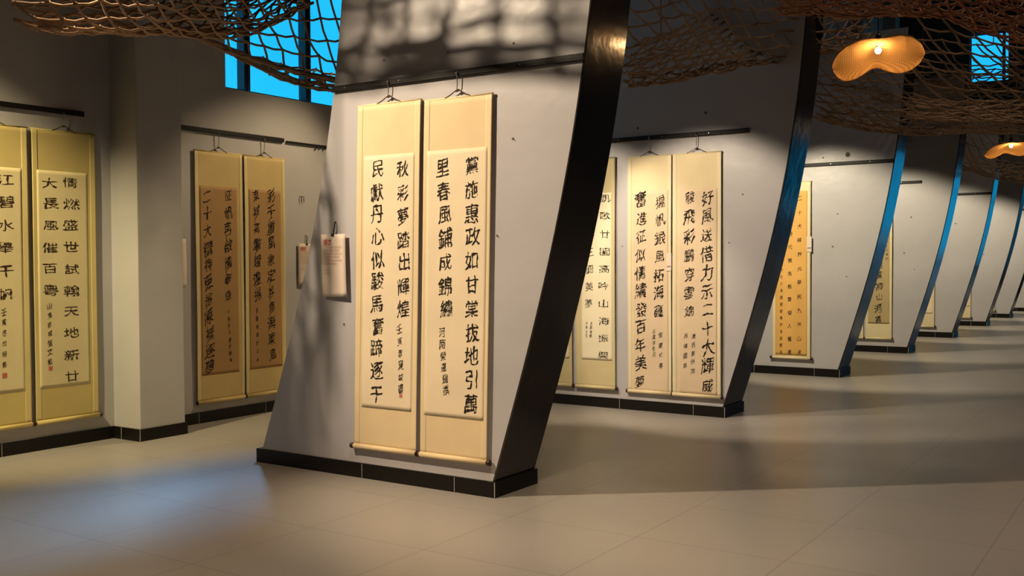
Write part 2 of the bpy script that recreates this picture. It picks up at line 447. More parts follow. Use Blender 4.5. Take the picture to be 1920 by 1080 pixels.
def put_text(mb, text, x0, z0, x1, z1, size, style, surf, lift=0.0016, links=0.0):
    off, sx, sz, sh, na, rj, sj = STYLES[style]
    n = len(text); prev = None
    for i, ch in enumerate(text):
        t = i / max(1, n - 1)
        jit = 0 if style == 'print' else 1
        cx = x0 + (x1 - x0) * t + jit * random.uniform(-.05, .05) * size
        cz = z0 + (z1 - z0) * t + jit * random.uniform(-.06, .06) * size
        s = size * (1 + random.uniform(-sj, sj)); rot = math.radians(random.uniform(-rj, rj))
        V, F, NN = glyph(ch, 0.0); seed = random.uniform(0, 50)
        out = []; ca, sa = math.cos(rot), math.sin(rot)
        for (u, w), nv in zip(V, NN):
            if na:
                k_ = noise.noise(Vector((u * 5.0, w * 5.0, seed + 21))) * .055 + off
                u += nv[0] * k_; w += nv[1] * k_
                p = noise.noise_vector(Vector((u * 3.2, w * 3.2, seed)))
                p2 = noise.noise_vector(Vector((u * 9, w * 9, seed + 9)))
                u2 = u + na * p.x + na * .30 * p2.x; w2 = w + na * p.y + na * .30 * p2.y
                w2 += sh * u2
                if style == 'li': w2 += 0.10 * (abs(u2) * 2) ** 3 * (1 if u2 > 0 else .3) * (1 if w2 < 0 else 0)
            else: u2, w2 = u, w
            u2 *= sx; w2 *= sz
            x = cx + s * (u2 * ca - w2 * sa); z = cz + s * (u2 * sa + w2 * ca)
            out.append((x, surf(x, z) - lift, z))
        mb.add(out, F)
        if links and prev is not None and random.random() < links:
            ax, az = prev; bx, bz = cx - s * .15, cz + s * .42
            pts = []
            for k in range(7):
                q = k / 6; wv = size * .16 * math.sin(q * math.pi)
                pts.append((ax + (bx - ax) * q - wv, az + (bz - az) * q))
            vv = []; wd = [.003, .0045, .004, .003, .0025, .002, .001]
            for k, (x, z) in enumerate(pts):
                h = wd[k] * size / .1
                vv += [(x - h, surf(x - h, z) - lift, z), (x + h, surf(x + h, z) - lift, z)]
            mb.add(vv, [(2 * k, 2 * k + 2, 2 * k + 3, 2 * k + 1) for k in range(6)])
        prev = (cx + s * .12, cz - s * .40)

# ------------------------------------------------------------------ hanging scrolls
MOUNTS = {}
def cm(name, c):
    if name not in MOUNTS: MOUNTS[name] = cloth_mat(name, c)
    return MOUNTS[name]
def scroll(plane, pos, w, h, z0, label, group, mount, paper, paper_rect, cols=(), lean=0.0, hang=2.638, ink=None, seal=None, strip=None, wave=0.004, knobs=(.031, .031)):
    """plane 'y': on a slanted panel at y=pos[1], centre x=pos[0]; plane 'x': on the side wall at y=pos[1].
    local x to the right as seen, local -y toward the viewer, z up from the roller."""
    ink = ink or M_INK
    root = empty('hanging_scroll', (pos[0], pos[1], z0), 0.0 if plane == 'y' else math.pi / 2)
    tag(root, label, 'scroll', group)
    ph = random.uniform(0, 6)
    def xo(z): return lean * (z / h - 1.0)
    def surf(x, z):
        q = z / h
        u = (x - xo(z)) / (w / 2)
        return -(0.024 + wave * math.sin(q * 5 + ph) * (0.4 + .6 * abs(u)) * min(1, 4 * q * (1 - q) + .1) + 0.006 * u ** 6 * (q * (1 - q) * 4))
    def slab(x0, x1, za, zb, lift, th, nx, nz, name, m, parent):
        v = []; f = []
        for d in (0, th):
            for j in range(nz + 1):
                z = za + (zb - za) * j / nz
                for i in range(nx + 1):
                    xl = x0 + (x1 - x0) * i / nx; x = xl + xo(z)
                    v.append((x, surf(x, z) - lift + d, z))
        st = (nx + 1) * (nz + 1); k = nx + 1
        for j in range(nz):
            for i in range(nx):
                a = j * k + i; f.append((a, a + 1, a + k + 1, a + k)); f.append((st + a, st + a + k, st + a + k + 1, st + a + 1))
            a = j * k; f.append((a, a + k, st + a + k, st + a)); a += nx; f.append((a, st + a, st + a + k, a + k))
        for i in range(nx):
            f.append((i, st + i, st + i + 1, i + 1)); a = nz * k + i; f.append((a, a + 1, st + a + 1, st + a))
        return mk(name, v, f, m, parent, True)
    slab(-w / 2, w / 2, 0.015, h, 0.0, 0.0022, 24, 60, 'silk_mount', mount, root)
    if strip:
        sm, sw = strip
        for s_ in (-1, 1):
            xa, xb = (-w / 2, -w / 2 + sw) if s_ < 0 else (w / 2 - sw, w / 2)
            slab(xa, xb, 0.02, h - .001, 0.0007, 0.0006, 5, 60, 'border_strip', sm, root)
    pa, pb, pz0, pz1 = paper_rect
    pp = slab(pa, pb, pz0, pz1, 0.0013, 0.0010, 22, 56, 'paper', paper, root)
    if cols:
        for c in cols:
            text, x0, zz0, x1, zz1, size, style = c[:7]
            mb = MB()
            put_text(mb, text, x0 + xo(zz0), zz0, x1 + xo(zz1), zz1, size, style, surf, 0.0026, c[7] if len(c) > 7 else 0.0)
            mb.build('inscription' if style == 'small' else 'text_column', ink, pp)
    if seal:
        mb = MB()
        for (sx_, sz_, ss) in seal:
            x = sx_ + xo(sz_)
            for (a, b_, c_, d_) in ((-1, 1, .75, 1), (-1, 1, -1, -.75), (-1, -.75, -.75, .75), (.75, 1, -.75, .75), (-.5, .5, .1, .35), (-.5, .5, -.4, -.15), (-.12, .12, -.15, .1)):
                mb.box(x + a * ss, x + b_ * ss, surf(x, sz_) - .0028, surf(x, sz_) - .002, sz_ + c_ * ss, sz_ + d_ * ss)
        mb.build('seal_stamp', M_RED, pp)
    # top stave, bottom roller with end knobs
    t = MB(); t.tube([(-w / 2 - .004, surf(0, h) + .006, h), (w / 2 + .004, surf(0, h) + .006, h)], 0.008, 10)
    t.build('top_stave', mount, root, True)
    r = MB(); yr = -0.026
    r.tube([(-w / 2 - lean, yr, 0.018), (w / 2 - lean, yr, 0.018)], 0.0175, 16)
    ro = r.build('roller', mount, root, True)
    for s_ in (-1, 1):
        kx = s_ * w / 2 - lean; kb = MB()
        kl = knobs[0] if s_ < 0 else knobs[1]
        kb.tube([(kx, yr, .018), (kx + s_ * kl * .13, yr, .018), (kx + s_ * kl * .2, yr, .018), (kx + s_ * kl * .6, yr, .018), (kx + s_ * kl * .9, yr, .018), (kx + s_ * kl, yr, .018)],
                [.012, .012, .0185, .020, .0185, .012], 14)
        kb.build('roller_knob', M_KNOB, ro, True)
    # cord and hook
    zt = h + 0.006; top = hang - z0
    if top > zt + .03:
        ap = zt + min(0.045, (top - zt) * .45)
        c = MB()
        ys = surf(0, h)
        c.tube([(-.10, ys, zt - .004), (-.06, ys, zt + .012), (0, ys, ap), (.06, ys, zt + .012), (.10, ys, zt - .004)], .0035, 6)
        c.tube([(-.012, ys, ap - .012), (.012, ys, ap - .006)], .007, 6)
        c.build('cord', M_CORD, root)
        hk = MB()
        hk.tube([(0.004, ys, ap - .004), (-.008, ys, ap + .004), (-.004, ys, ap + .014), (0, ys - .002, ap + .022), (0, -.030, top - .03), (0, -.031, top - .006), (0, -.030, top + .012)], .0034, 7)
        hk.knot((0, -.036, top - .004), .008)
        hk.build('hook', M_STEEL, root, True)
    return root

F1Y, F2Y, F3Y = FY[0], FY[1], FY[2]
m1 = cm('cream_silk', (0.73, 0.57, 0.34)); p1 = cm('cream_paper', (0.78, 0.65, 0.45))
e1 = cm('pale_gold_silk', (0.745, 0.595, 0.355))
G1 = 'scrolls on the nearest slanted panel'
scroll('y', (-3.785, F1Y), .525, 2.285, .20,
       'right scroll on the nearest slanted panel, longest column beginning at top right', G1, m1, p1, (-.235, .235, .275, 1.965),
       [('黨施惠政如甘棠拔地引萬', .122, 1.855, .142, .375, .118, 'kai'), ('里春風鋪成錦繡', -.105, 1.852, -.065, .962, .116, 'kai'),
        ('河南榮運耀撰', -.10, .81, -.062, .445, .058, 'small')], lean=.055, strip=(e1, .045), knobs=(0.016, 0.031))
scroll('y', (-4.345, F1Y), .535, 2.30, .20,
       'left scroll on the nearest slanted panel, beside the white caption card', G1, m1, p1, (-.205, .225, .285, 1.965),
       [('秋彩夢踏出輝煌', .132, 1.862, .15, .951, .116, 'kai'), ('壬寅袁夏峻書', .115, .82, .135, .43, .058, 'small'),
        ('民獻丹心似駿馬奮蹄逐干', -.092, 1.874, -.072, .384, .118, 'kai')], lean=.06, strip=(e1, .045), seal=[(.135, .385, .012)], knobs=(0.031, 0.012))
m2 = cm('ivory_silk', (0.70, 0.58, 0.36)); p2 = cm('tan_paper', (0.68, 0.53, 0.36)); e2 = cm('pale_ivory_silk', (0.74, 0.63, 0.42))
G2 = 'scrolls on the second slanted panel'
scroll('y', (-3.80, F2Y), .485, 2.29, .17, 'rightmost scroll on the second slanted panel, next to its leaning edge', G2, m2, p2, (-.178, .206, .03, 1.96),
       [('好風送借力示二十大輝威', .105, 1.872, .112, .127, .135, 'xing'), ('駿飛彩鵬穿雲錦', -.070, 1.870, -.074, .804, .12, 'xing'),
        ('廣西賀州市', -.028, .579, -.038, .252, .055, 'small'), ('周德雲錄', -.105, .576, -.112, .298, .055, 'small')], strip=(e2, .04), knobs=(0.005, 0.02))
scroll('y', (-4.285, F2Y), .46, 2.29, .17, 'middle tan scroll on the second slanted panel, left of the rightmost one', G2, m2, p2, (-.165, .20, .02, 1.96),
       [('揚帆銀風拓海疆', .115, 1.851, .10, .806, .115, 'xing'), ('奮進征似情績發百年美夢', -.085, 1.873, -.10, .117, .13, 'xing'),
        ('雷慶紅書', .115, .576, .122, .285, .05, 'small'), ('壬寅年冬月', .045, .605, .05, .384, .048, 'small')], strip=(e2, .04), knobs=(0.02, 0.005))
m2b = cm('olive_cream_silk', (0.58, 0.49, 0.27)); p2b = cm('pale_paper', (0.76, 0.68, 0.48))
scroll('y', (-4.88, F2Y), .45, 2.29, .18, 'olive-edged pale scroll partly behind the edge of the nearest slanted panel, with thin characters', G2, m2b, p2b, (-.155, .19, .29, 1.95),
       [('凱歌廿闔高吟山海振興', .112, 1.888, .09, .341, .105, 'li'), ('神州年三圓美夢', -.05, 1.89, -.07, .85, .10, 'thin'),
        ('孫建軍書', -.042, .655, -.05, .527, .034, 'small'), ('壬寅冬月', -.095, .653, -.10, .525, .034, 'small')], knobs=(0.012, 0.025))
scroll('y', (-5.36, F2Y), .43, 2.29, .18, 'left-end pale scroll of the second slanted panel, only its blank lower corner showing', G2, m2b, p2b, (-.18, .18, .29, 1.95),
       [('江山萬里春潮起', .08, 1.88, .08, .8, .10, 'li')], knobs=(0.02, 0.012))
m3 = cm('olive_yellow_silk', (0.60, 0.47, 0.18)); p3 = cm('light_yellow_paper', (0.74, 0.62, 0.34)); e3 = cm('yellow_silk', (0.66, 0.53, 0.22))
G3 = 'scrolls on the left wall before the pillar'
scroll('x', (XW, 4.745), .545, 2.30, .20, 'right olive-mounted scroll on the left wall, next to the pillar', G3, m3, p3, (-.235, .20, .28, 1.985),
       [('情燃盛世試翰天地新廿', .05, 1.90, .04, .357, .118, 'li'), ('大長風催百粵', -.125, 1.893, -.135, 1.045, .116, 'li'),
        ('山東鄒城張文魁', -.145, .925, -.148, .49, .05, 'small')], ink=M_INKB, strip=(e3, .05), seal=[(-.145, .435, .016)], knobs=(0.016, 0.025))
scroll('x', (XW, 4.165), .545, 2.30, .20, 'olive-mounted scroll on the left wall, cut by the left edge of the view', G3, m3, p3, (-.235, .225, .28, 1.985),
       [('江碧水舉千帆', .095, 1.892, .085, 1.035, .118, 'li'), ('情滿山河萬象新', -.09, 1.892, -.09, .9, .116, 'li'),
        ('壬寅冬勿陽書', .067, .895, .062, .50, .052, 'small')], ink=M_INKB, strip=(e3, .05), seal=[(.062, .415, .018)], knobs=(0.02, 0.012))
m4 = cm('ochre_silk', (0.62, 0.47, 0.20)); p4 = cm('brown_paper', (0.42, 0.25, 0.10)); e4 = cm('light_ochre_silk', (0.72, 0.58, 0.30))
G4 = 'scrolls on the left wall below the blue window'
scroll('x', (XW, 6.29), .55, 2.30, .17, 'brown-papered scroll just right of the pillar, starting with two horizontal strokes', G4, m4, p4, (-.225, .215, .26, 1.985),
       [('二十大精神更振原城逐夢', -.135, 1.891, -.135, .327, .125, 'cao', .25), ('征帆再啟續華章', .105, 1.913, .09, .977, .12, 'cao', .35),
        ('壬寅冬月書於南海', .088, .828, .11, .378, .04, 'small', .6)], strip=(e4, .035), knobs=(0.006, 0.01))
scroll('x', (XW, 6.845), .515, 2.30, .17, 'brown-papered scroll on the left wall, partly behind the nearest slanted panel', G4, m4, p4, (-.205, .205, .265, 1.985),
       [('彩千重萬象定昇南海東風', .075, 1.939, .075, .388, .12, 'cao', .3), ('東城高擎鐘遠揚', -.115, 1.929, -.10, .981, .12, 'cao', .3),
        ('張建華書於江南', -.115, .828, -.112, .353, .045, 'small', .4)], strip=(e4, .035), knobs=(0.005, 0.02))
scroll('x', (XW, 8.02), .50, 2.24, .20, 'scroll on the left wall with only its left edge showing beside the nearest slanted panel', G4, m4, p4, (-.2, .2, .28, 1.9),
       [('日月新天海闊', .08, 1.8, .08, .9, .11, 'cao')])
m5 = cm('straw_silk', (0.76, 0.64, 0.40)); p5 = cm('orange_paper', (0.72, 0.40, 0.11))
G5 = 'scrolls on the farther slanted panels'
scroll('y', (-4.127, F3Y), .485, 2.235, .20, 'orange-papered scroll with small characters on the third slanted panel', G5, m5, p5, (-.205, .200, .05, 2.12),
       [('二十大精神光華照九州山河', .105, 2.03, .10, .09, .062, 'kai'), ('新時代號角聲聲催人奮進', -.016, 1.75, -.022, .09, .062, 'kai'),
        ('壬寅年冬月陳國強敬書於嶺南書屋', -.125, 1.3, -.132, .085, .045, 'small')], hang=2.62)
m6 = cm('pale_straw_silk', (0.70, 0.60, 0.36)); p6 = cm('khaki_paper', (0.44, 0.34, 0.17))
scroll('y', (-3.97, FY[3]), .40, 2.28, .20, 'tan scroll with a dark-tan paper on the fourth slanted panel', G5, m6, p6, (-.16, .16, .25, 2.0),
       [('春風化雨潤萬物山河壽', .01, 1.85, 0, .323, .12, 'xing'), ('壬寅年秋月於廣州', .12, 1.72, .12, 1.265, .045, 'small')], knobs=(0.012, 0.02))
scroll('y', (-4.40, FY[3]), .40, 2.28, .20, 'scroll at the far left of the fourth slanted panel, only a sliver of mount showing', G5, m6, p6, (-.16, .16, .25, 2.0),
       [('江河奔流向海', .05, 1.8, .05, .5, .12, 'xing')], knobs=(0.02, 0.012))
scroll('y', (-4.07, FY[4]), .44, 2.3, .18, 'pale scroll behind the fourth panel, its large last character like a mountain', G5, m2, p1, (-.185, .185, .26, 2.0),
       [('旭日東昇照江山', .06, 1.85, .05, .62, .15, 'xing')])
scroll('y', (-4.05, FY[5]), .42, 2.3, .16, 'cream scroll corner low behind the leaning edge of the fifth panel', G5, m2, p1, (-.18, .18, .26, 2.0),
       [('長風破浪會有時', .0, 1.85, .0, .62, .14, 'xing')])
scroll('y', (-4.08, FY[6]), .42, 2.3, .15, 'yellowish scroll corner low behind the leaning edge of the sixth panel', G5, m6, p1, (-.18, .18, .26, 2.0),
       [('風正帆懸', .0, 1.8, .0, .7, .14, 'xing')])

# ------------------------------------------------------------------ caption cards and tags
def card(plane, pos, z0, w, h, label, lines, tilt=0.0):
    root = empty('caption_card', (pos[0], pos[1], z0), 0.0 if plane == 'y' else math.pi / 2)
    tag(root, label, 'card', 'caption cards')
    def surf(x, z): return -(0.020 + 0.014 * (x / w + .5) * (1 - .3 * z / h) + .004 * math.sin(z / h * 3))
    v = []; f = []; nx, nz = 6, 12
    for d in (0, .004):
        for j in range(nz + 1):
            for i in range(nx + 1):
                x = -w / 2 + w * i / nx; z = h * j / nz
                v.append((x + tilt * (z - h), surf(x, z) + d, z))
    st = (nx + 1) * (nz + 1); k = nx + 1
    for j in range(nz):
        for i in range(nx):
            a = j * k + i; f += [(a, a + 1, a + k + 1, a + k), (st + a, st + a + k, st + a + k + 1, st + a + 1)]
        a = j * k; f.append((a, a + k, st + a + k, st + a)); a += nx; f.append((a, st + a, st + a + k, a + k))
    for i in range(nx):
        f.append((i, st + i, st + i + 1, i + 1)); a = nz * k + i; f.append((a, a + 1, st + a + 1, st + a))
    sh = mk('sheet', v, f, M_CARD, root, True)
    if lines:
        t = MB(); put_text(t, '釋文', -w * .30 + tilt * (-.06), h * .87, -w * .12 + tilt * (-.06), h * .87, w * .19, 'kai', surf)
        q = t.build('heading', M_RED, sh); q['label'] = 'red heading'
        t = MB()
        body = ['二十大精神引航程扬帆', '奋进新征程山河锦绣', '春风吹拂千帆竞发江海', '共绘蓝图谱写新篇章', '百年美梦情系中华大地', '奋楫扬帆再启航', '', '作者书', '壬寅年']
        for r_, ln in enumerate(body):
            if not ln: continue
            zc = h * (.79 - .052 * r_); s_ = w * .075
            put_text(t, ln, -w * .36 + tilt * (zc - h), zc, -w * .36 + s_ * (len(ln) - 1) + tilt * (zc - h), zc, s_, 'print', surf)
        t.build('lettering', M_PINKTXT, sh)
    c = MB(); cx = 0.0
    c.bbox(cx - .012, cx + .012, surf(0, h) - .006, surf(0, h) + .010, h - .016, h + .004, .002)
    c.build('clip', M_BLACKP, root)
    hk = MB()
    hk.tube([(cx, -.02, h), (cx + .004, -.02, h + .03), (cx + .012, -.02, h + .05), (cx + .008, -.016, h + .075), (cx + .004, -.002, h + .085)], .0042, 6)
    hk.build('hook', M_RAIL, root)
    return root
card('y', (-4.852, F1Y), 1.222, .232, .43, 'white caption card with red heading clipped on the nearest slanted panel', True, tilt=-.03)
card('x', (XW, 7.40), 1.225, .23, .42, 'caption card on the left wall half hidden by the nearest slanted panel', True)
card('x', (XW, 5.785), 1.24, .24, .43, 'caption card on the left wall half hidden by the pillar', True)
def small_tag(x, y, z, w, h, label):
    root = MB(); root.bbox(x - w / 2, x + w / 2, y - .037, y - .034, z, z + h, .001)
    o = root.build('paper_tag', M_CARD); tag(o, label, 'tag', 'small paper tags')
    t = MB(); put_text(t, '編號', x - w * .2, z + h * .25, x + w * .2, z + h * .25, w * .34, 'print', lambda a, b_: y - .037)
    t.build('lettering', M_INKB, o)
small_tag(-3.90, F3Y, 1.555, .062, .19, 'small white paper tag on the right border of the orange-papered scroll')
small_tag(-4.075, F2Y, 1.36, .05, .17, 'small pale tag at the right border of the middle scroll on the second slanted panel')
def wall_hook(y, z, label):
    m_ = MB()
    for k in (0, 1):
        yy = y + .035 * k
        m_.tube([(XW, yy, z + .03), (XW + .02, yy + .002, z + .028), (XW + .020, yy + .005, z), (XW + .016, yy + .010, z - .028)], .0035, 6)
    tag(m_.build('wall_hook', M_RAIL), label, 'hook', 'wire hooks on the left wall')
wall_hook(7.33, 2.09, 'thin double wire hook above the half-hidden card, right of the brown-papered scrolls')
wall_hook(5.79, 2.2, 'small dark hook on the left wall right beside the pillar')

# ------------------------------------------------------------------ rattan pendant lamps
def rattan():
    m = bpy.data.materials.new('woven_rattan'); m.use_nodes = True
    t = m.node_tree; t.nodes.clear()
    o = t.nodes.new('ShaderNodeOutputMaterial')
    g = t.nodes.new('ShaderNodeTexCoord')
    w1 = t.nodes.new('ShaderNodeTexWave'); w1.wave_type = 'BANDS'; w1.bands_direction = 'X'
    w1.inputs['Scale'].default_value = 26; w1.inputs['Distortion'].default_value = 1.5
    w2 = t.nodes.new('ShaderNodeTexWave'); w2.wave_type = 'BANDS'; w2.bands_direction = 'Y'
    w2.inputs['Scale'].default_value = 22; w2.inputs['Distortion'].default_value = 1.5
    for w in (w1, w2): t.links.new(g.outputs['Object'], w.inputs['Vector'])
    mx = t.nodes.new('ShaderNodeMath'); mx.operation = 'MAXIMUM'
    t.links.new(w1.outputs['Fac'], mx.inputs[0]); t.links.new(w2.outputs['Fac'], mx.inputs[1])
    cr = t.nodes.new('ShaderNodeValToRGB')
    cr.color_ramp.elements[0].color = (0.42, 0.20, 0.05, 1); cr.color_ramp.elements[1].color = (0.78, 0.48, 0.18, 1)
    t.links.new(mx.outputs[0], cr.inputs['Fac'])
    d = t.nodes.new('ShaderNodeBsdfDiffuse'); tr = t.nodes.new('ShaderNodeBsdfTranslucent')
    t.links.new(cr.outputs['Color'], d.inputs['Color']); t.links.new(cr.outputs['Color'], tr.inputs['Color'])
    bp = t.nodes.new('ShaderNodeBump'); bp.inputs['Strength'].default_value = .5; bp.inputs['Distance'].default_value = .004
    t.links.new(mx.outputs[0], bp.inputs['Height']); t.links.new(bp.outputs['Normal'], d.inputs['Normal'])
    a = t.nodes.new('ShaderNodeMixShader'); a.inputs[0].default_value = .4
    t.links.new(d.outputs[0], a.inputs[1]); t.links.new(tr.outputs[0], a.inputs[2]); t.links.new(a.outputs[0], o.inputs[0])
    return m
M_RATTAN = rattan()
def emis(name, c, s):
    m = bpy.data.materials.new(name); m.use_nodes = True
    b_ = m.node_tree.nodes['Principled BSDF']
    b_.inputs['Base Color'].default_value = (1, .8, .5, 1)
    b_.inputs['Emission Color'].default_value = (*c, 1); b_.inputs['Emission Strength'].default_value = s
    return m
M_BULB = emis('lit_bulb', (1.0, 0.78, 0.48), 5.0)
TOPU = [(-1, -.085), (-.985, -.04), (-.95, .0), (-.9, .045), (-.8, .10), (-.65, .155), (-.35, .205), (-.12, .208), (0, .198), (.2, .205), (.45, .228), (.7, .200), (.9, .12), (.97, .05), (1, -.0)]
BOTU = [(-1, -.085), (-.985, -.13), (-.95, -.165), (-.9, -.20), (-.8, -.24), (-.65, -.255), (-.5, -.235), (-.35, -.20), (-.12, -.13), (0, -.13), (.2, -.175), (.45, -.205), (.7, -.185), (.9, -.105), (.97, -.04), (1, 0)]
def lamp(loc, yaw, label, squash=1.0, power=4.6):
    root = tag(empty('pendant_lamp', loc, yaw), label, 'lamp', 'rattan pendant lamps over the aisle')
    R = .31; nu, nv = 48, 20; v = []; f = []
    us = [-math.cos(math.pi * i / nu) for i in range(nu + 1)]
    tx, ty = zip(*TOPU); bx, by = zip(*BOTU); sc_ = .44
    for d in (0.0, .008):
        for u in us:
            zt = np.interp(u, tx, ty) * sc_ * 1.5 * squash; zb = np.interp(u, bx, by) * sc_ * 1.5 * squash
            half = .20 * math.sqrt(max(0, 1 - u * u)) ** .8 + .002
            for j in range(nv + 1):
                q = j / nv; s_ = q * 2 - 1                  # -1 far rim ... 1 near rim
                y = -half * s_
                dome = (1 - s_ * s_)
                z = (zb + (zt - zb) * q) + .2 * y
                v.append((R * u, y + dome * .10 * (1 - .3 * u * u) + d, z + dome * .035 * (1 - abs(u)) ))
    k = nv + 1; st = (nu + 1) * k
    for i in range(nu):
        for j in range(nv):
            a = i * k + j; f += [(a, a + 1, a + k + 1, a + k), (st + a, st + a + k, st + a + k + 1, st + a + 1)]
        a = i * k; f.append((a, a + k, st + a + k, st + a)); a += nv; f.append((a, st + a, st + a + k, a + k))
    shade = mk('lamp_shade', v, f, M_RATTAN, root, True)
    bb = MB()
    for k2 in range(8):
        pass
    prof = [(.001, .024), (.012, .020), (.021, .010), (.024, -.003), (.021, -.015), (.012, -.025), (.001, -.028)]
    vv = []; ff = []
    for (r_, z) in prof:
        for q in range(14): vv.append((r_ * math.cos(q * math.pi / 7), .02 + r_ * math.sin(q * math.pi / 7), .05 + z))
    for i in range(len(prof) - 1):
        for q in range(14): ff.append((i * 14 + q, i * 14 + (q + 1) % 14, (i + 1) * 14 + (q + 1) % 14, (i + 1) * 14 + q))
    mk('bulb', vv, ff, M_BULB, root, True)
    so = MB(); so.tube([(0, .02, .075), (0, .02, .115), (0, .02, .13), (0, .02, .15), (0, .02, .165)], [.018, .018, .02, .02, .008], 14)
    so.build('socket', M_BLACKP, root, True)
    ca = MB(); ca.tube([(0, .02, .16), (0, .02, ZC - loc[2])], .004, 6); ca.build('cable', M_BLACKP, root)
    l = bpy.data.lights.new('bulb_glow', 'POINT'); l.energy = power; l.color = (1.0, .62, .28); l.shadow_soft_size = .035
    lo = bpy.data.objects.new('bulb_glow', l); COL.objects.link(lo); lo.parent = root; lo.location = (0, -.04, .03)
    return root
lamp((-1.83, 7.48, 2.905), math.radians(13.7), 'nearer pendant lamp with a large lit shade of woven rattan like two lobes')
lamp((-1.86, 14.4, 2.86), math.radians(22), 'farther small rattan pendant lamp at the right edge of the view', squash=.8)

